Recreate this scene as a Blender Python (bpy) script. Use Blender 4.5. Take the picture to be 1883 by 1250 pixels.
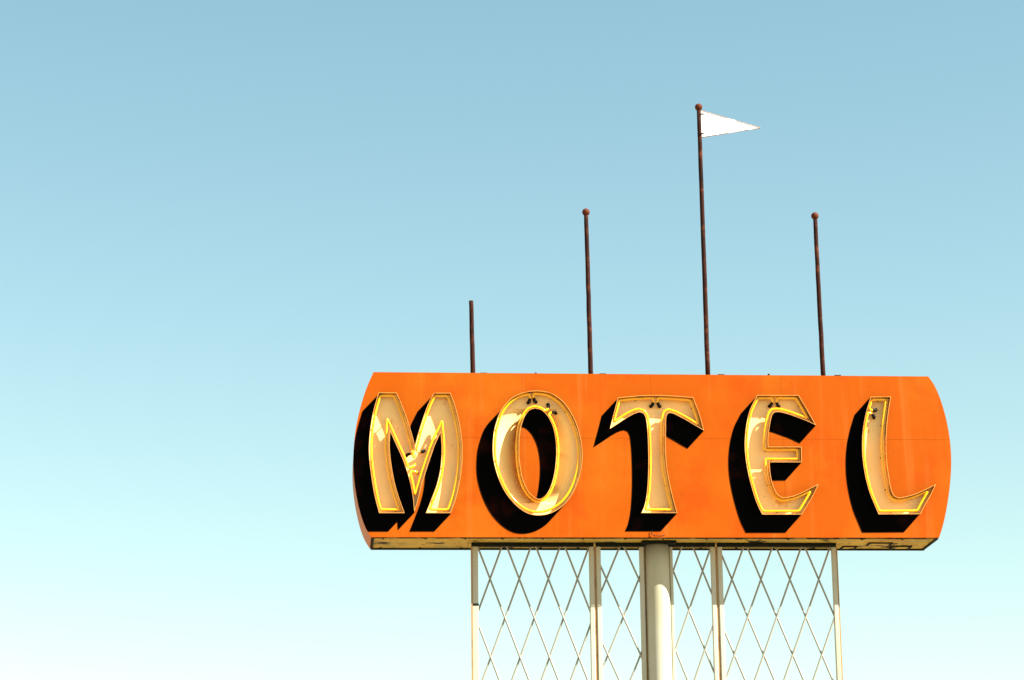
import bpy, math, random
from mathutils import Vector, geometry
random.seed(7)
for o in list(bpy.data.objects): bpy.data.objects.remove(o, do_unlink=True)
scene = bpy.context.scene

# ------------------------------------------------------------------ camera
CAM = Vector((0.0, 0.0, 1.6))
YAW, PITCH, ROLL = -0.07466, 0.25458, -0.01146
FPX, CX, CY, IW = 4698.0, 941.5, 625.0, 1883.0
def _axes():
    cy, sy, cp, sp = math.cos(YAW), math.sin(YAW), math.cos(PITCH), math.sin(PITCH)
    rz = lambda v: Vector((cy*v[0]-sy*v[1], sy*v[0]+cy*v[1], v[2]))
    f, u, r = rz((0, cp, sp)), rz((0, -sp, cp)), rz((1, 0, 0))
    c, s = math.cos(ROLL), math.sin(ROLL)
    return r*c+u*s, u*c-r*s, f
AR, AU, AF = _axes()
cam = bpy.data.cameras.new('camera'); camo = bpy.data.objects.new('camera', cam)
scene.collection.objects.link(camo)
from mathutils import Matrix
camo.matrix_world = Matrix(((AR.x, AU.x, -AF.x, CAM.x), (AR.y, AU.y, -AF.y, CAM.y), (AR.z, AU.z, -AF.z, CAM.z), (0, 0, 0, 1)))
cam.sensor_width = 36.0; cam.lens = 36.0*FPX/IW; cam.clip_end = 20000
scene.camera = camo

# ------------------------------------------------------------------ sky and sun
SUN = Vector((1.88, -1.0, 2.02)).normalized()          # towards the sun
world = bpy.data.worlds.new('World'); scene.world = world; world.use_nodes = True
wn = world.node_tree; wn.nodes.clear()
sky = wn.nodes.new('ShaderNodeTexSky'); sky.sky_type = 'NISHITA'; sky.sun_disc = False
sky.sun_elevation = math.asin(SUN.z); sky.sun_rotation = math.atan2(SUN.x, SUN.y)
sky.air_density = 1.5; sky.dust_density = 2.0; sky.ozone_density = 1.0; sky.altitude = 2000
tint = wn.nodes.new('ShaderNodeMix'); tint.data_type = 'RGBA'; tint.blend_type = 'MULTIPLY'
tint.inputs[0].default_value = 1.0; tint.inputs[7].default_value = (1.07, 1.135, 0.905, 1)
bg = wn.nodes.new('ShaderNodeBackground'); bg.inputs[1].default_value = 0.0507
wo = wn.nodes.new('ShaderNodeOutputWorld')
sp = wn.nodes.new('ShaderNodeSeparateColor'); cb_ = wn.nodes.new('ShaderNodeCombineColor')
pw_ = wn.nodes.new('ShaderNodeMath'); pw_.operation = 'POWER'; pw_.inputs[1].default_value = 1.18
ml_ = wn.nodes.new('ShaderNodeMath'); ml_.operation = 'MULTIPLY'; ml_.inputs[1].default_value = 0.845
wn.links.new(sky.outputs[0], sp.inputs[0]); wn.links.new(sp.outputs[0], pw_.inputs[0]); wn.links.new(pw_.outputs[0], ml_.inputs[0])
wn.links.new(ml_.outputs[0], cb_.inputs[0]); wn.links.new(sp.outputs[1], cb_.inputs[1]); wn.links.new(sp.outputs[2], cb_.inputs[2])
wn.links.new(cb_.outputs[0], tint.inputs[6]); wn.links.new(tint.outputs[2], bg.inputs[0]); wn.links.new(bg.outputs[0], wo.inputs[0])
sl = bpy.data.lights.new('sun', 'SUN'); sl.energy = 5.0; sl.angle = math.radians(0.5); sl.color = (1.0, 0.965, 0.90)
so = bpy.data.objects.new('sun', sl); scene.collection.objects.link(so)
so.rotation_euler = SUN.to_track_quat('Z', 'Y').to_euler(); so.location = (20, -10, 30)
vs = scene.view_settings
vs.view_transform = 'Standard'; vs.look = 'None'; vs.exposure = 1.93; vs.gamma = 1.0; vs.use_curve_mapping = False

# ------------------------------------------------------------------ helpers
Y0, D, DL = 23.0, 0.62, 0.078         # sign face, cabinet depth, letter depth
YM = Y0 + D/2                          # plane of the lattice, column axis and flag poles
def at(px, py, Y):
    d = AF + AR*((px-CX)/FPX) - AU*((py-CY)/FPX)
    return CAM + d*((Y-CAM.y)/d.y)
def xz(px, py, Y=Y0):
    p = at(px, py, Y); return (p.x, p.z)

def obj(name, verts, faces, mat, parent=None, smooth=False, mats=None, fmat=None):
    me = bpy.data.meshes.new(name)
    off = Vector((0, 0, 0))
    if parent is not None:
        root = parent
        while root.parent: root = root.parent
        off = root.location
    me.from_pydata([tuple(Vector(v)-off) for v in verts], [], faces)
    for m in (mats or [mat]): me.materials.append(m)
    if fmat:
        for p, i in zip(me.polygons, fmat): p.material_index = i
    if smooth:
        for p in me.polygons: p.use_smooth = True
    me.update()
    o = bpy.data.objects.new(name, me); scene.collection.objects.link(o)
    if parent is not None: o.parent = parent
    return o
def tag(o, label, cat, group=None):
    o['label'] = label; o['category'] = cat
    if group: o['group'] = group
    return o
def thing(name, loc, label, cat, group=None):
    o = bpy.data.objects.new(name, None); scene.collection.objects.link(o)
    o.location = loc; o.empty_display_size = 0.1
    return tag(o, label, cat, group)

def box(x0, x1, y0, y1, z0, z1, bev=0.0):
    v = [(x0,y0,z0),(x1,y0,z0),(x1,y1,z0),(x0,y1,z0),(x0,y0,z1),(x1,y0,z1),(x1,y1,z1),(x0,y1,z1)]
    f = [(3,2,1,0),(4,5,6,7),(0,1,5,4),(1,2,6,5),(2,3,7,6),(3,0,4,7)]
    return v, f
def merge(*parts):
    V, F = [], []
    for v, f in parts:
        n = len(V); V += list(v); F += [tuple(i+n for i in q) for q in f]
    return V, F
def tube(path, r, n=8, closed=False, caps=True, radii=None):
    P = [Vector(p) for p in path]; m = len(P)
    V, F = [], []; prev = None
    for i in range(m):
        a = P[(i-1) % m] if (closed or i > 0) else P[i]
        b = P[(i+1) % m] if (closed or i < m-1) else P[i]
        t = (b-a).normalized()
        if prev is None:
            ref = Vector((0, 1, 0)) if abs(t.y) < .9 else Vector((1, 0, 0))
            e = (ref - t*ref.dot(t)).normalized()
        else:
            e = prev - t*prev.dot(t)
            e = e.normalized() if e.length > 1e-6 else prev
        prev = e; g = t.cross(e); rr = radii[i] if radii else r
        for k in range(n):
            a_ = 2*math.pi*k/n
            V.append(P[i] + (e*math.cos(a_) + g*math.sin(a_))*rr)
    for i in range(m if closed else m-1):
        j = (i+1) % m
        for k in range(n):
            k2 = (k+1) % n
            F.append((i*n+k, j*n+k, j*n+k2, i*n+k2))
    if not closed and caps:
        F.append(tuple(range(n))); F.append(tuple((m-1)*n+k for k in reversed(range(n))))
    return V, F
def lathe(c, prof, n=20):       # prof: list of (r, z) relative to c
    V, F = [], []
    for r, z in prof:
        for k in range(n):
            a = 2*math.pi*k/n; V.append((c[0]+r*math.cos(a), c[1]+r*math.sin(a), c[2]+z))
    for i in range(len(prof)-1):
        for k in range(n):
            k2 = (k+1) % n
            F.append((i*n+k, i*n+k2, (i+1)*n+k2, (i+1)*n+k))
    F.append(tuple(reversed(range(n)))); F.append(tuple((len(prof)-1)*n+k for k in range(n)))
    return V, F

# ------------------------------------------------------------------ 2-D outline tools
def area(p): return 0.5*sum(p[i][0]*p[(i+1) % len(p)][1]-p[(i+1) % len(p)][0]*p[i][1] for i in range(len(p)))
def smooth_outline(p, corner=33, sub=5):
    n = len(p); Q = [Vector(q) for q in p]; out = []
    def is_c(i):
        a = Q[i]-Q[i-1]; b = Q[(i+1) % n]-Q[i]
        return math.degrees(a.angle(b)) > corner
    C = [is_c(i) for i in range(n)]
    for i in range(n):
        p1, p2 = Q[i], Q[(i+1) % n]
        p0 = Q[i-1] if not C[i] else p1 - (p2-p1)
        p3 = Q[(i+2) % n] if not C[(i+1) % n] else p2 + (p2-p1)
        if C[i] and C[(i+1) % n]: out.append(p1); continue
        for s in range(sub):
            t = s/sub
            out.append(0.5*((2*p1) + (p2-p0)*t + (2*p0-5*p1+4*p2-p3)*t*t + (3*p1-p0-3*p2+p3)*t**3))
    return [Vector((q.x, q.y)) for q in out]
def seg_dist(q, a, b):
    ab = b-a; t = max(0, min(1, (q-a).dot(ab)/max(ab.length_squared, 1e-12)))
    return (q-(a+ab*t)).length
def poly_dist(q, P): return min(seg_dist(q, P[i], P[(i+1) % len(P)]) for i in range(len(P)))
def inset(P, d, clean=True):    # positive d moves towards the left of the walking direction
    n = len(P); out = []
    for i in range(n):
        a = (P[i]-P[i-1]).normalized(); b = (P[(i+1) % n]-P[i]).normalized()
        na, nb = Vector((-a.y, a.x)), Vector((-b.y, b.x))
        m = na+nb
        m = m/max(m.length_squared*0.5, 0.06)
        out.append(P[i]+m*d)
    if clean: out = [q for q in out if poly_dist(q, P) > abs(d)*0.93]
    return out
def resample(P, step, closed=True):
    Q = P+[P[0]] if closed else P
    out = []; carry = 0.0
    for a, b in zip(Q[:-1], Q[1:]):
        L = (b-a).length
        if L < 1e-9: continue
        s = carry
        while s < L:
            out.append(a+(b-a)*(s/L)); s += step
        carry = s-L
    if not closed: out.append(Q[-1].copy())
    return out
def relax(P, it=2):
    for _ in range(it):
        n = len(P); P = [(P[i-1]+P[i]*2+P[(i+1) % n])*0.25 for i in range(n)]
    return P
def inside(q, P):
    c = False; n = len(P); j = n-1
    for i in range(n):
        if (P[i][1] > q[1]) != (P[j][1] > q[1]) and q[0] < (P[j][0]-P[i][0])*(q[1]-P[i][1])/(P[j][1]-P[i][1])+P[i][0]: c = not c
        j = i
    return c
def clip_half(P, ax, v, keep_less):
    out = []; n = len(P)
    s = (lambda q: q[ax]-v) if not keep_less else (lambda q: v-q[ax])
    for i in range(n):
        a, b = P[i], P[(i+1) % n]; da, db = s(a), s(b)
        if da >= 0: out.append(a)
        if (da > 0 > db) or (da < 0 < db):
            t = da/(da-db); out.append((a[0]+(b[0]-a[0])*t, a[1]+(b[1]-a[1])*t))
    return out

# ------------------------------------------------------------------ materials
def mat(name, base, rough=0.6, metal=0.0, spec=0.3, layers=(), bump=None):
    """layers: list of dict(color, scale, lo, hi, stretch, detail, amt); each a noise-driven patch of another colour"""
    m = bpy.data.materials.new(name); m.use_nodes = True
    nt = m.node_tree; b = nt.nodes['Principled BSDF']
    b.inputs['Roughness'].default_value = rough; b.inputs['Metallic'].default_value = metal
    b.inputs['Specular IOR Level'].default_value = spec
    tc = nt.nodes.new('ShaderNodeNewGeometry')
    col = nt.nodes.new('ShaderNodeRGB'); col.outputs[0].default_value = (*base, 1); cur = col.outputs[0]
    for k, L in enumerate(layers):
        mp = nt.nodes.new('ShaderNodeMapping'); mp.inputs['Scale'].default_value = L.get('stretch', (1, 1, 1))
        mp.inputs['Location'].default_value = (k*7.3, k*3.1, k*5.7)
        nt.links.new(tc.outputs['Position'], mp.inputs[0])
        nz = nt.nodes.new('ShaderNodeTexNoise'); nz.inputs['Scale'].default_value = L['scale']
        nz.inputs['Detail'].default_value = L.get('detail', 5); nz.inputs['Roughness'].default_value = L.get('nrough', 0.6)
        nt.links.new(mp.outputs[0], nz.inputs[0])
        mr = nt.nodes.new('ShaderNodeMapRange'); mr.inputs[1].default_value = L['lo']; mr.inputs[2].default_value = L['hi']
        mr.inputs[4].default_value = L.get('amt', 1.0); nt.links.new(nz.outputs[0], mr.inputs[0])
        mx = nt.nodes.new('ShaderNodeMix'); mx.data_type = 'RGBA'; mx.inputs[7].default_value = (*L['color'], 1)
        nt.links.new(mr.outputs[0], mx.inputs[0]); nt.links.new(cur, mx.inputs[6]); cur = mx.outputs[2]
    nt.links.new(cur, b.inputs['Base Color'])
    if bump:
        nz = nt.nodes.new('ShaderNodeTexNoise'); nz.inputs['Scale'].default_value = bump[0]; nz.inputs['Detail'].default_value = 4
        nt.links.new(tc.outputs['Position'], nz.inputs[0])
        bp = nt.nodes.new('ShaderNodeBump'); bp.inputs['Strength'].default_value = bump[1]; bp.inputs['Distance'].default_value = bump[2]
        nt.links.new(nz.outputs[0], bp.inputs['Height']); nt.links.new(bp.outputs[0], b.inputs['Normal'])
    return m
M = {}
M['orange'] = mat('orange_paint', (0.335, 0.060, 0.0012), 0.75, spec=0.04, layers=[
    dict(color=(0.36, 0.088, 0.004), scale=1.1, lo=.45, hi=.66, detail=5, amt=.7),
    dict(color=(0.335, 0.040, 0.0010), scale=2.0, lo=.50, hi=.66, detail=7, nrough=.65, amt=.6),
    dict(color=(0.40, 0.125, 0.024), scale=2.2, lo=.57, hi=.76, stretch=(5, 1, .22), detail=5, amt=.38),
    dict(color=(0.33, 0.046, 0.0012), scale=3.0, lo=.56, hi=.72, stretch=(6, 1, .3), detail=5, amt=.35),
    dict(color=(0.09, 0.016, 0.006), scale=11, lo=.70, hi=.77, detail=5, amt=.7)], bump=(2.2, .22, .01))
M['orange_side'] = mat('faded_orange_paint', (0.46, 0.135, 0.036), 0.6, layers=[
    dict(color=(0.45, 0.14, 0.05), scale=5, lo=.5, hi=.7), dict(color=(0.12, 0.04, 0.02), scale=11, lo=.66, hi=.75)])
M['black'] = mat('black_side_and_shadow_paint', (0.0010, 0.0009, 0.0009), 0.8, spec=0.02, layers=[  # letter sides, and the letters' cast shadow painted on the face
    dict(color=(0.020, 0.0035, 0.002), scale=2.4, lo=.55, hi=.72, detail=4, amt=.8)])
M['mustard'] = mat('weathered_mustard_paint', (0.52, 0.36, 0.075), 0.7, spec=.1, layers=[
    dict(color=(0.34, 0.28, 0.085), scale=2.6, lo=.45, hi=.65),
    dict(color=(0.40, 0.20, 0.035), scale=6, lo=.52, hi=.7, amt=.8),
    dict(color=(0.012, 0.010, 0.006), scale=3.4, lo=.56, hi=.61, stretch=(.8, 1, 1), detail=9, nrough=.68, amt=.96),
    dict(color=(0.02, 0.015, 0.008), scale=22, lo=.62, hi=.67, amt=.9)])
M['cream'] = mat('cream_enamel', (0.86, 0.605, 0.23), 0.24, spec=0.4, layers=[
    dict(color=(0.86, 0.53, 0.14), scale=2.0, lo=.45, hi=.72, amt=.7),
    dict(color=(0.62, 0.27, 0.035), scale=3.6, lo=.60, hi=.66, stretch=(1, 1, .6), detail=6, amt=.75),
    dict(color=(0.30, 0.13, 0.03), scale=18, lo=.68, hi=.74, amt=.7)])
M['inner'] = mat('letter_inner_shade_paint', (0.70, 0.29, 0.025), 0.45, layers=[  # brown and near-black patches put shade into the colour of cream walls
    dict(color=(0.34, 0.12, 0.02), scale=4.0, lo=.42, hi=.62), dict(color=(0.03, 0.012, 0.006), scale=6.5, lo=.52, hi=.62, amt=.9)])
M['rim'] = mat('letter_edge_paint', (0.62, 0.28, 0.06), 0.4, layers=[
    dict(color=(0.40, 0.14, 0.03), scale=9, lo=.58, hi=.68, amt=.8)])
M['neon'] = mat('yellow_glass_tubing', (0.90, 0.43, 0.002), 0.12, spec=0.6, layers=[
    dict(color=(0.72, 0.25, 0.002), scale=3.5, lo=.5, hi=.68, amt=.7)])
M['electrode'] = mat('black_electrode', (0.006, 0.004, 0.003), 0.6, spec=.1)
M['rust'] = mat('rusty_pole', (0.028, 0.008, 0.004), 0.9, spec=.1, layers=[
    dict(color=(0.095, 0.028, 0.012), scale=9, lo=.52, hi=.70), dict(color=(0.014, 0.005, 0.004), scale=4, lo=.5, hi=.7)], bump=(60, .5, .003))
M['ball'] = mat('rusty_ball', (0.085, 0.020, 0.006), 0.8, spec=.15, layers=[dict(color=(0.06, 0.02, 0.012), scale=16, lo=.5, hi=.65)])
M['white'] = mat('white_pennant_paint', (0.80, 0.78, 0.72), 0.5, layers=[dict(color=(0.5, 0.36, 0.22), scale=16, lo=.70, hi=.76, amt=.8)])
M['edge'] = mat('rusty_edge', (0.30, 0.17, 0.09), 0.8, layers=[dict(color=(0.75, 0.68, 0.6), scale=12, lo=.5, hi=.6)])
M['pale'] = mat('pale_post_paint', (0.42, 0.405, 0.315), 0.5, layers=[
    dict(color=(0.36, 0.335, 0.215), scale=3, lo=.45, hi=.7, stretch=(1, 1, .3)),
    dict(color=(0.28, 0.16, 0.06), scale=7, lo=.66, hi=.76, stretch=(2, 2, .5), amt=.8)])
M['bar'] = mat('pale_bar_paint', (0.27, 0.255, 0.20), 0.5, layers=[
    dict(color=(0.25, 0.13, 0.06), scale=10, lo=.60, hi=.72, amt=.8)])
M['rail'] = mat('dark_green_steel', (0.008, 0.011, 0.006), 0.8, spec=.1, layers=[dict(color=(0.025, 0.017, 0.006), scale=8, lo=.55, hi=.7)])
M['brown'] = mat('brown_flat_steel', (0.30, 0.17, 0.06), 0.7, layers=[dict(color=(0.16, 0.08, 0.03), scale=6, lo=.5, hi=.7)])
M['lip'] = mat('rusty_lip', (0.06, 0.028, 0.010), 0.8, layers=[dict(color=(0.30, 0.18, 0.04), scale=5, lo=.5, hi=.62), dict(color=(0.008, 0.006, 0.004), scale=12, lo=.52, hi=.6)])
M['ground'] = mat('dusty_ground', (0.22, 0.16, 0.09), 0.95, layers=[
    dict(color=(0.19, 0.145, 0.09), scale=.25, lo=.4, hi=.65), dict(color=(0.30, 0.235, 0.15), scale=3, lo=.5, hi=.7)])

# ------------------------------------------------------------------ ground
g = obj('ground', [(-9000, -9000, 0), (9000, -9000, 0), (9000, 9000, 0), (-9000, 9000, 0)], [(0, 1, 2, 3)], M['ground'])
g['kind'] = 'structure'

# ------------------------------------------------------------------ sign cabinet
OUT = [(687,684),(677,706),(668,731),(660,760),(654,790),(650.5,822),(649.5,855),(651.5,885),(656,915),(663,945),(672,970),(682.5,987.5),
       (1727,988.5),(1735,962),(1741.5,930),(1746.5,895),(1749,860),(1748.5,828),(1745,797),(1738.5,765),(1729.5,735),(1719,710),(1707,692)]
P_OUT = [Vector(xz(*p)) for p in OUT]           # walks down the left end, along the bottom, up the right end
if area(P_OUT) < 0: P_OUT.reverse()
out_s = smooth_outline(P_OUT, corner=20, sub=4)
zb = min(p.y for p in out_s); zt = max(p.y for p in out_s)
cab = thing('motel_sign', (sum(p.x for p in out_s)/len(out_s), YM, zb), 'long orange rounded-end sign cabinet carrying the letters, set on a pale column', 'sign')

def sheet(poly, y0, y1):         # thin slab with a polygon outline
    n = len(poly)
    V = [(p[0], y0, p[1]) for p in poly]+[(p[0], y1, p[1]) for p in poly]
    tri = geometry.tessellate_polygon([[Vector((p[0], p[1], 0)) for p in poly]])
    F = [tuple(t) for t in tri]+[tuple(n+i for i in reversed(t)) for t in tri]
    F += [(i, (i+1) % n, n+(i+1) % n, n+i) for i in range(n)]
    return V, F
# end walls and top follow the outline
def wall(name, idx, m, y0=Y0+0.0125, y1=Y0+D, th=0.006):
    pts = [out_s[i] for i in idx]; ins = inset(out_s, th, clean=False); pin = [ins[i] for i in idx]; n = len(pts)
    V = [(p.x, y0, p.y) for p in pts]+[(p.x, y1, p.y) for p in pts]+[(p.x, y0, p.y) for p in pin]+[(p.x, y1, p.y) for p in pin]
    F = []
    for i in range(n-1):
        F += [(i, i+1, n+i+1, n+i), (2*n+i, 3*n+i, 3*n+i+1, 2*n+i+1), (i, 2*n+i, 2*n+i+1, i+1), (n+i, n+i+1, 3*n+i+1, 3*n+i)]
    F += [(0, n, 3*n, 2*n), (n-1, 3*n-1, 4*n-1, 2*n-1)]
    return obj(name, V, F, m, cab, smooth=False)
N = len(out_s); cxm = cab.location.x
left = [i for i in range(N) if out_s[i].x < cxm]; right = [i for i in range(N) if out_s[i].x >= cxm]
def order(ids):    # contiguous run round the outline
    s = set(ids); start = [i for i in ids if (i-1) % N not in s][0]; r = []
    while start in s and len(r) < len(ids): r.append(start); start = (start+1) % N
    return r
L_ids, R_ids = order(left), order(right)
wall('end_wall', L_ids, M['orange_side']); wall('end_wall', R_ids, M['orange_side'])
xl = [p.x for p in P_OUT if abs(p.y-zb) < .05]; xb0, xb1 = min(xl), max(xl)
xt = [p.x for p in P_OUT if abs(p.y-zt) < .06]; xt0, xt1 = min(xt), max(xt)
obj('top_cover', *box(xt0+.008, xt1-.008, Y0+.0125, Y0+D, zt-.012, zt-.004), M['orange_side'], cab)
# soffit of separate sheets with lips, bolts and raised access plates
zs = zb+0.004
cuts = [xb0+.008]+[xz(p, 988)[0] for p in (865, 1210, 1540)]+[xb1-.008]
for a, b in zip(cuts[:-1], cuts[1:]):
    obj('soffit_panel', *box(a+.002, b-.002, Y0+.0135, Y0+D-.012, zs, zs+.006), M['mustard'], cab)
obj('front_lip', *box(xb0+.006, xb1-.006, Y0+.013, Y0+.030, zb-.007, zs-.0005), M['lip'], cab)
obj('rear_lip', *box(xb0+.006, xb1-.006, Y0+D-.03, Y0+D-.0125, zb-.012, zs-.0005), M['rail'], cab)
for xa in (xb0+.006, xb1-.026): obj('end_lip', *box(xa, xa+.02, Y0+.031, Y0+D-.031, zb-.009, zs-.0005), M['rail'], cab)
obj('rear_panel', *sheet([(p.x, p.y) for p in inset(out_s, .002, clean=False)], Y0+D+.0005, Y0+D+.010), M['orange_side'], cab)
k = 0; x = xb0+.12
while x < xb1-.05:
    for yy in (Y0+.06, Y0+.56):
        obj('bolt', *lathe((x+random.uniform(-.03, .03), yy, zs-.012), [(.007, 0), (.012, .004), (.012, .0118)], 8), M['rail'], cab)
    x += .37
def hatch(px0, px1, fy0, fy1):     # access plate outlined by dark angle strips
    xa, xb_ = xz(px0, 1000, Y0+D*.6)[0], xz(px1, 1000, Y0+D*.6)[0]
    ya, yb = Y0+D*fy0, Y0+D*fy1
    t = .016; h = .012
    pl_ = obj('access_plate', *box(xa, xb_, ya, yb, zs-.004, zs-.0005), M['mustard'], cab)
    obj('plate_edge', *merge(box(xa-t, xb_+t, ya-t, ya, zs-h, zs-.0008), box(xa-t, xa, ya+.001, yb, zs-h, zs-.0008), box(xb_, xb_+t, ya+.001, yb, zs-h, zs-.0008)), M['rail'], pl_)
hatch(1555, 1576, .72, .93); hatch(1596, 1634, .42, .62); hatch(1646, 1676, .70, .93)
# thin conduit loop under the T
pts = [xz(1198, 975), xz(1198, 982), xz(1202, 985.5), xz(1214, 986), xz(1222, 985)]
obj('wire_loop', *tube([(p[0], Y0-.012, p[1]) for p in pts], .0035, 6), M['electrode'], cab)
for px, py, h in ((985, 683, .006), (1413.5, 687, .008)):
    p = at(px, py, Y0+.05)
    obj('eye_bolt', *lathe((p.x, Y0+.05, zt-.006), [(.007, 0), (.007, h), (.011, h+.004), (.011, h+.014), (.005, h+.018)], 8), M['rail'], cab)

# ------------------------------------------------------------------ letters
K = 3.675
def tr(ox, oy, pts): return [(ox+a/K, oy+b/K) for a, b in pts]
YF = Y0-DL
LET = {}
LET['M'] = [tr(640, 680, [(207,153),(328,153),(362,230),(398,325),(428,420),(452,512),(474,430),(505,330),(540,235),(580,155),(692,155),
  (722,235),(750,340),(768,450),(774,560),(768,670),(751,780),(726,880),(694,967),(526,967),(560,880),(598,780),(622,680),(632,580),(632,500),(626,422),
  (590,500),(555,600),(522,700),(492,800),(470,890),(448,958),(437,850),(412,730),(372,610),(330,515),(285,415),(281,520),(290,620),(310,740),(340,850),(382,967),
  (210,967),(180,850),(155,700),(141,560),(145,450),(160,330),(181,240)])]
LET['O'] = [tr(860, 690, [(470,103),(560,118),(640,170),(700,250),(745,350),(770,460),(776,550),(766,640),(741,730),(700,815),(640,885),(560,932),(480,946),(405,932),(330,882),
  (260,800),(210,700),(180,600),(169,510),(174,400),(192,320),(222,240),(270,178),(330,133),(400,110)]),
  tr(860, 690, [(455,222),(500,235),(540,275),(572,335),(591,410),(599,500),(594,600),(576,705),(543,788),(505,828),(478,836),(440,815),(402,768),(372,695),(354,600),(348,500),(353,400),(366,330),(390,270),(420,235)])]
LET['T'] = [tr(1080, 690, [(206,150),(330,138),(460,133),(590,138),(716,148),(740,210),(765,280),(788,372),(740,345),(690,315),(640,287),(590,262),(556,252),(540,262),(532,295),
  (531,370),(530,460),(533,560),(541,640),(560,740),(583,840),(608,930),(365,930),(386,880),(402,800),(410,700),(413,600),(412,500),(408,400),(402,330),(394,285),(380,257),(355,248),
  (320,258),(270,285),(210,325),(152,362),(170,290),(190,215)])]
LET['E'] = [tr(1320, 690, [(267,133),(546,133),(582,192),(622,262),(664,337),(600,307),(540,285),(480,263),(420,248),(385,249),(369,265),(356,310),(345,380),(340,440),(342,482),
  (566,482),(568,587),(350,587),(353,640),(362,700),(380,758),(404,802),(440,826),(500,817),(560,795),(620,765),(680,735),(650,800),(610,870),(568,940),(300,940),
  (262,860),(230,760),(205,660),(188,560),(182,470),(185,400),(195,320),(215,240),(240,183)])]
LET['L'] = [tr(1530, 680, [(262,181),(398,180),(386,260),(374,350),(367,450),(367,550),(374,640),(388,740),(404,815),(422,850),(450,862),(500,855),(560,838),(620,812),(703,772),
  (670,840),(630,910),(598,974),(315,976),(285,905),(255,830),(230,740),(212,640),(204,550),(205,450),(215,360),(235,270)])]
GAPS = {'M': [(763.0, 832.0, .9), (752.0, 866.0, .6)], 'O': [(975.5, 724.5, 1.0)], 'O2': [(1006.5, 757.5, 1.0)], 'T': [(1204.5, 732.0, 1.0)], 'E': [(1422.5, 731.0, 1.0)], 'L': [(1602.0, 757.0, 1.0)]}
LABEL = {'M': 'cream channel letter M with yellow neon outline, first letter at the cabinet left end',
         'O': 'oval cream channel letter O with two yellow neon rings',
         'T': 'cream channel letter T with flared foot and yellow neon outline above the column',
         'E': 'curved cream channel letter E with short square middle arm and neon outline',
         'L': 'cream channel letter L with pointed upturned foot, last letter at the right end'}
SH = Vector((-1.88*DL, -2.02*DL))  # letter shadow offset along the sun direction, filled with black
def ccw(P):
    P = [Vector(p) for p in P]
    if area(P) < 0: P.reverse()
    return P
z_seam = xz(1200, 806)[1]
xs = [xz(p, 840)[0] for p in (962, 1200, 1441)]
bounds = [-99]+xs+[99]
pl = [(p.x, p.y) for p in out_s]
LOOPS = {ch: [smooth_outline(ccw([xz(px, py, YF) for px, py in lp]), corner=33, sub=4) for lp in LET[ch]] for ch in 'MOTEL'}
def in_letter(q, loops): return inside(q, loops[0]) and not any(inside(q, h) for h in loops[1:])
for row in (0, 1):
    for c in range(4):
        q = clip_half(pl, 1, z_seam+(0.0005 if row == 0 else -0.0005), row == 1)
        q = clip_half(q, 0, bounds[c]+.0006, False); q = clip_half(q, 0, bounds[c+1]-.0006, True)
        yf = Y0-(0.0008 if row == 0 else 0.0)-0.0003*(c % 2)
        pts, edges = [], []
        for lp in [q]+[l for L in LOOPS.values() for l in L]:      # the letters pass through openings cut in the sheet
            n = len(pts); m = len(lp); pts += [Vector((p[0], p[1])) for p in lp]
            edges += [(n+i, n+(i+1) % m) for i in range(m)]
        cv, ce, cf, *_ = geometry.delaunay_2d_cdt(pts, edges, [], 0, 1e-6)
        F = []
        for f in cf:
            m3 = (cv[f[0]]+cv[f[1]]+cv[f[2]])/3
            if inside(m3, q) and not any(in_letter(m3, L) for L in LOOPS.values()): F.append(tuple(f))
        used = sorted({i for f in F for i in f}); re = {u: i for i, u in enumerate(used)}
        V = [(cv[u].x, yf, cv[u].y) for u in used]; F = [tuple(re[i] for i in f) for f in F]
        cnt = {}
        for f in F:
            for i in range(3):
                e = (f[i], f[(i+1) % 3]); cnt[tuple(sorted(e))] = cnt.get(tuple(sorted(e)), 0)+1
        qv = [Vector(p) for p in q]
        for (i, j), k in cnt.items():      # thickness along the sheet's own edges
            if k == 1 and poly_dist(Vector(((V[i][0]+V[j][0])/2, (V[i][2]+V[j][2])/2)), qv) < 1e-4:
                n = len(V); V += [(V[i][0], Y0+.012, V[i][2]), (V[j][0], Y0+.012, V[j][2])]; F.append((i, j, n+1, n))
        obj('face_panel', V, F, M['orange'], cab)
def shadow_mesh(loops):
    """union of the letter outline swept along the sun shadow offset, cut at the cabinet outline"""
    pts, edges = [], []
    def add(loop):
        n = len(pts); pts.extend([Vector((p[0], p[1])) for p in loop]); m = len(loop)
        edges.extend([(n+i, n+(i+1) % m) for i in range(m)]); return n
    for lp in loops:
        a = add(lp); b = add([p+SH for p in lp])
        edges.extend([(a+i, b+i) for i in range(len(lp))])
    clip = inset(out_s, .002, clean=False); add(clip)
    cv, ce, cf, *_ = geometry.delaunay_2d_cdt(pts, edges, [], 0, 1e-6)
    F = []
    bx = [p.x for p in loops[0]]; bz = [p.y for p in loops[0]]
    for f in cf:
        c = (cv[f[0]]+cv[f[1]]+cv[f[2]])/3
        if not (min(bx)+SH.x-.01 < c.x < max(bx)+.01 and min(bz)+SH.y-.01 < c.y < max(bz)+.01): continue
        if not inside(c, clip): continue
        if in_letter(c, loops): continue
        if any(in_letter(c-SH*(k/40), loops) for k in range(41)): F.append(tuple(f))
    return [(p.x, Y0-.0030, p.y) for p in cv], F
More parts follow.
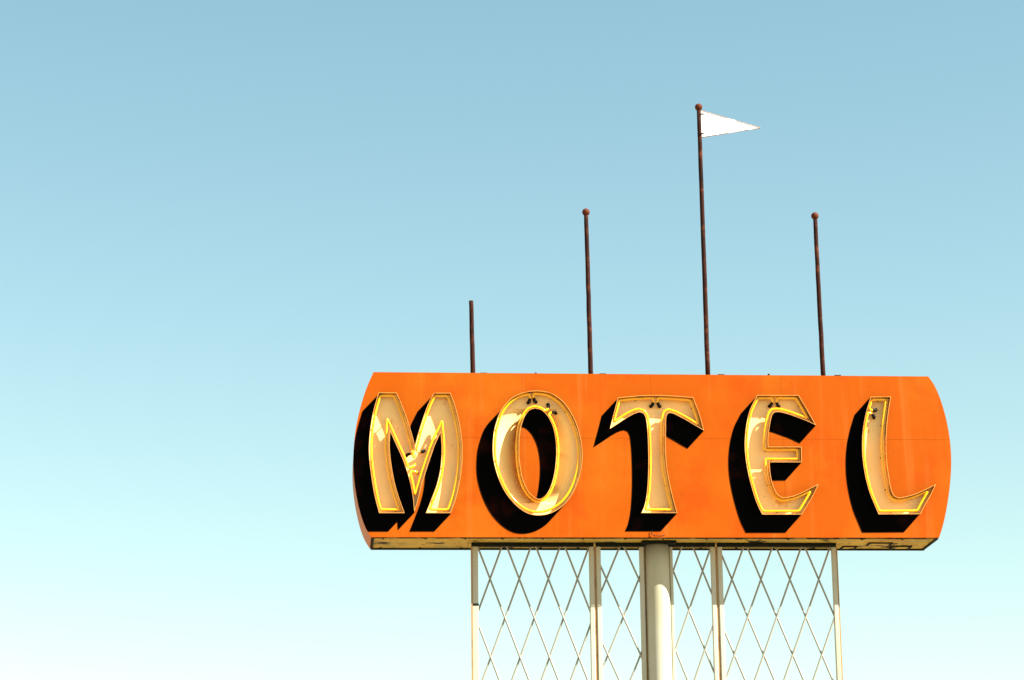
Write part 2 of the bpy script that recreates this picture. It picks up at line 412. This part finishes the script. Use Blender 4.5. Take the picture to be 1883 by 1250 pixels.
def ring_wall(P, d, ya, yb):   # wall following loop P, thickness d towards the inside, ya front, yb rear
    Q = inset(P, d, clean=False); n = len(P)
    V = [(p.x, ya, p.y) for p in P]+[(p.x, yb, p.y) for p in P]+[(p.x, ya, p.y) for p in Q]+[(p.x, yb, p.y) for p in Q]
    F, fm = [], []
    for i in range(n):
        j = (i+1) % n
        F += [(i, j, n+j, n+i), (2*n+j, 2*n+i, 3*n+i, 3*n+j), (j, i, 2*n+i, 2*n+j)]; fm += [0, 1, 2]
    return V, F, fm
YT = YF+0.030          # tube axis
def neon(letter, loop, side, gaps, nudge):
    path = [p+nudge for p in relax(resample(inset(loop, side), 0.009), 3)]; n = len(path)
    ids = []
    for gx, gy, _ in gaps:
        g2 = Vector(xz(gx, gy, YT)); ids.append((min(range(n), key=lambda i: (path[i]-g2).length), _))
    ids.sort(); hg = 3
    for k, (i0, e0) in enumerate(ids):
        i1, e1 = ids[(k+1) % len(ids)]
        run = (i1-i0) % n or n
        seg = [path[(i0+hg+s) % n] for s in range(run-2*hg)]
        def lead(a, b):    # end of the tube curls inwards and back into its housing
            t = (a-b).normalized(); nn = Vector((-t.y, t.x))
            if not in_loops(a+nn*.045): nn = -nn
            q = []
            for s in range(1, 6):
                ang = s/5*math.pi/2
                q.append((a.x+nn.x*.026*(1-math.cos(ang))+t.x*.012*math.sin(ang), YT+.002*s, a.y+nn.y*.026*(1-math.cos(ang))+t.y*.012*math.sin(ang)))
            e = Vector(q[-1])
            q.append((e.x+nn.x*.012, YT+.014, e.z+nn.y*.012)); q.append((e.x+nn.x*.040-t.x*.014, YT+.022, e.z+nn.y*.040-t.y*.014)); q.append((e.x+nn.x*.046-t.x*.026, YT+.040, e.z+nn.y*.046-t.y*.026))
            return q
        s0 = lead(seg[0], seg[1]); s1 = lead(seg[-1], seg[-2])
        full = list(reversed(s0))+[(p.x, YT, p.y) for p in seg]+s1
        tb = obj('neon_tube', *tube(full, .0110, 10), M['neon'], letter, smooth=True)
        for q, es in ((s0, e0), (s1, e1)):
            c = [Vector(v) for v in q[-3:]]
            obj('electrode', *tube([c[0], c[0].lerp(c[1], .4), c[1], c[2], c[2]+Vector((0, .012, 0))], .014, 8, radii=[r*es for r in (.0125, .015, .0165, .0165, .011)]), M['electrode'], tb)
        step = 34
        for s in range(step//2, len(seg)-10, step):
            p = seg[s]
            obj('tube_support', *tube([(p.x, YT+.004, p.y), (p.x, Y0+.017, p.y)], .0055, 6), M['electrode'], letter)
for ch in 'MOTEL':
    loops = LOOPS[ch]
    base = min(p.y for p in loops[0]); mx = sum(p.x for p in loops[0])/len(loops[0])
    lt = thing('sign_letter', (mx, Y0, base), LABEL[ch], 'letter', 'letters of the sign')
    V, F = shadow_mesh(loops)
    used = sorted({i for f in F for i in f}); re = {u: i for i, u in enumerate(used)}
    obj('painted_letter_shadow', [V[u] for u in used], [tuple(re[i] for i in reversed(f)) for f in F], M['black'], cab)  # cast shadow of the letter, painted on the face as a black sheet
    def in_loops(q, L=loops): return inside(q, L[0]) and not any(inside(q, h) for h in L[1:])
    for k, lp in enumerate(loops):
        V, F, fm = ring_wall(lp, .004 if k == 0 else -.004, YF, Y0+.020)
        obj('side_wall', V, F, None, lt, mats=[M['black'], M['inner'], M['rim']], fmat=fm)
    V, F = [], []; floors = []                       # back pan with rounded corners
    for k, lp in enumerate(loops):
        sg = 1 if k == 0 else -1; n = len(lp); st = 5; R1, R2 = .012, .018
        base_i = len(V)
        for i in range(st+1):
            ang = i/st*math.pi/2
            ring = inset(lp, sg*(.004+R1*(1-math.cos(ang))), clean=False)
            V += [(p.x, Y0+.018-R2*(1-math.sin(ang)), p.y) for p in ring]
            if i == st: floors.append((base_i+i*n, ring))
        for i in range(st):
            for j in range(n):
                j2 = (j+1) % n; F.append((base_i+i*n+j, base_i+i*n+j2, base_i+(i+1)*n+j2, base_i+(i+1)*n+j))
    idx = [f0+i for f0, r in floors for i in range(len(r))]
    for t in geometry.tessellate_polygon([[Vector((p.x, p.y, 0)) for p in r] for _, r in floors]): F.append(tuple(idx[i] for i in t))
    obj('back_pan', V, F, M['cream'], lt, smooth=True)
    neon(lt, loops[0], .029, GAPS[ch], Vector((-.007, .007)))
    if len(loops) > 1: neon(lt, loops[1], -.021, GAPS[ch+'2'], Vector((-.002, .002)))

# ------------------------------------------------------------------ poles on the roof
def pole(top, bot, ball, label, name, pennant=None):
    a, b = at(*top, YM), at(*bot, YM)
    d = (b-a).normalized(); e = b+d*((zt-.005-b.z)/d.z)
    rt = thing(name, (e.x, YM, e.z), label, 'pole', 'rusty poles along the top of the sign')
    n = 14; pts = [a+(e-a)*(i/n)+Vector((random.uniform(-1, 1)*.0015, 0, 0)) for i in range(n+1)]
    obj('shaft', *tube(pts, .021, 12, radii=[.0205+.003*i/n for i in range(n+1)]), M['rust'], rt, smooth=True)
    obj('base_plate', *box(e.x-.07, e.x+.07, YM-.07, YM+.07, zt-.0035, zt+.006), M['rust'], rt)
    obj('bracket', *box(e.x+.05, e.x+.11, Y0+.02, Y0+.05, zt-.0035, zt+.007), M['rail'], rt)
    if ball:
        prof = [(.0005, -.037)]+[(.037*math.sin(math.pi*i/10), -.037*math.cos(math.pi*i/10)) for i in range(1, 10)]+[(.0005, .037)]
        obj('ball_finial', *lathe((a.x, YM, a.z), prof, 16), M['ball'], rt, smooth=True)
    if pennant:
        q = [at(px, py, YM) for px, py in pennant]
        V = [(p.x, YM-.002, p.z) for p in q]+[(p.x, YM+.002, p.z) for p in q]
        pn = obj('pennant', V, [(0, 2, 1), (3, 4, 5), (0, 1, 4, 3), (1, 2, 5, 4), (2, 0, 3, 5)], M['white'], rt)
        for i, j in ((0, 1), (1, 2)):
            obj('pennant_edge', *tube([(q[i].x, YM, q[i].z), (q[j].x, YM, q[j].z)], .0045, 6), M['edge'], pn)
        for py in (211, 247):
            p = at(1290, py, YM)
            obj('clip', *box(p.x-.012, p.x+.02, YM-.026, YM-.020, p.z-.007, p.z+.007), M['rust'], rt)
pole((866.4, 553), (869.6, 684), False, 'shortest rusty pole stub without a ball, above the letter M', 'roof_pole')
pole((1077.5, 390), (1086.3, 684), True, 'rusty ball-topped pole standing between the letters O and T', 'roof_pole')
pole((1284.7, 197), (1301.5, 686), True, 'tallest rusty ball-topped pole flying a white metal pennant', 'roof_pole', [(1288, 203), (1398, 235), (1288, 252.5)])
pole((1498.5, 397), (1513.6, 688), True, 'rusty ball-topped pole without flag above the gap before letter L', 'roof_pole')

# ------------------------------------------------------------------ central column
ca, cb = at(1187, 1030, YM).x, at(1230.5, 1030, YM).x
cxx, cr = (ca+cb)/2, (cb-ca)/2
col = thing('support_column', (cxx, YM, 0), 'thick pale round steel column under the middle of the sign', 'column')
nz = 24
obj('shaft', *lathe((cxx, YM, 0), [(cr, 0.02+(zs-.022-.02)*i/nz) for i in range(nz+1)], 40), M['pale'], col, smooth=True)
obj('top_flange', *box(cxx-cr-.045, cxx+cr+.05, YM-cr-.05, YM+cr+.05, zs-.026, zs-.001), M['rail'], col)
obj('base_plate', *box(cxx-.35, cxx+.35, YM-.35, YM+.35, 0.004, .024), M['rail'], col)

# ------------------------------------------------------------------ lattice panels
ZB = 0.25
def lattice(pxl, pxr, x0, p, y1, dy, front, label, wl=.043, wr=.043, left_strip=None, right_strip=None, band=False):
    xl_ = at(pxl, 1030, YM).x; xr_ = at(pxr, 1030, YM).x
    rt = thing('lattice_panel', ((xl_+xr_)/2, YM, 0), label, 'lattice', 'lattice panels under the sign')
    zt_ = zs-.001
    h = .022
    for xa, w in ((xl_, wl), (xr_-wr, wr)):
        s = obj('post', *box(xa, xa+w, YM-h, YM+h, 0.004, zt_-.0345), M['pale'], rt)
        bv = s.modifiers.new('bevel', 'BEVEL'); bv.width = .007; bv.segments = 2
    obj('top_rail', *box(xl_, xr_, YM-.034, YM+.034, zt_-.034, zt_), M['rail'], rt)
    obj('bottom_rail', *box(xl_+wl+.0005, xr_-wr-.0005, YM-.02, YM+.02, ZB, ZB+.04), M['pale'], rt)
    for sx in (left_strip, right_strip):
        if sx: obj('flat_strip', *box(at(sx[0], 1030, YM).x, at(sx[1], 1030, YM).x, YM+sx[2], YM+sx[2]+.006, 0.004, zt_-.036), M['brown'], rt)
    if band:
        zbd = at(872, 1112, YM).z
        obj('clamp_band', *box(xl_-.004, xl_+wl+.004, YM-h-.004, YM+h+.004, zbd-.008, zbd+.008), M['rail'], rt)
    c0 = at(x0, y1, YM); c1 = at(x0+p, y1, YM); c2 = at(x0, y1+dy, YM)
    pw = c1.x-c0.x; dz = c0.z-c2.z; sl_ = (pw/2)/dz
    xa, xb_ = xl_+wl*.6, xr_-wr*.6; za, zb_ = ZB+.02, zt_-.015
    off = .0084
    for fam in (-1, 1):            # -1 leans "\\", 1 leans "/"
        yy = YM-off if fam == front else YM+off
        kk = -80
        while kk < 80:
            # x = cx0 + fam*sl*(z-c0.z)
            cx0 = c0.x+kk*pw; kk += 1
            zlo, zhi = za, zb_
            zz = sorted((c0.z+fam*(xa-cx0)/sl_, c0.z+fam*(xb_-cx0)/sl_))
            zlo = max(zlo, zz[0]); zhi = min(zhi, zz[1])
            if zhi-zlo < .03: continue
            A = (cx0+fam*sl_*(zlo-c0.z), yy, zlo); B = (cx0+fam*sl_*(zhi-c0.z), yy, zhi)
            obj('lattice_bar', *tube([A, B], .0086, 8), M['bar'], rt)
lattice(867, 1091.5, 901, 53.7, 1064.5, 72, -1, 'wide pale lattice panel at the far left end of the sign supports', wl=.060, left_strip=(865.5, 868.2, -.03), band=True)
lattice(1096, 1184, 1115, 59.5, 1065, 69.5, -1, 'narrow pale lattice panel just left of the thick column', left_strip=(1091.8, 1095.8, -.012), right_strip=(1184.4, 1187.6, .004))
lattice(1230.8, 1315, 1238, 54, 1049, 72, 1, 'narrow pale lattice panel just right of the thick column', wl=.030)
lattice(1319.5, 1537.5, 1346, 53.3, 1064.5, 69, 1, 'wide pale lattice panel at the far right end of the sign supports', left_strip=(1315.3, 1319.2, -.012), right_strip=(1536.3, 1540, -.012))
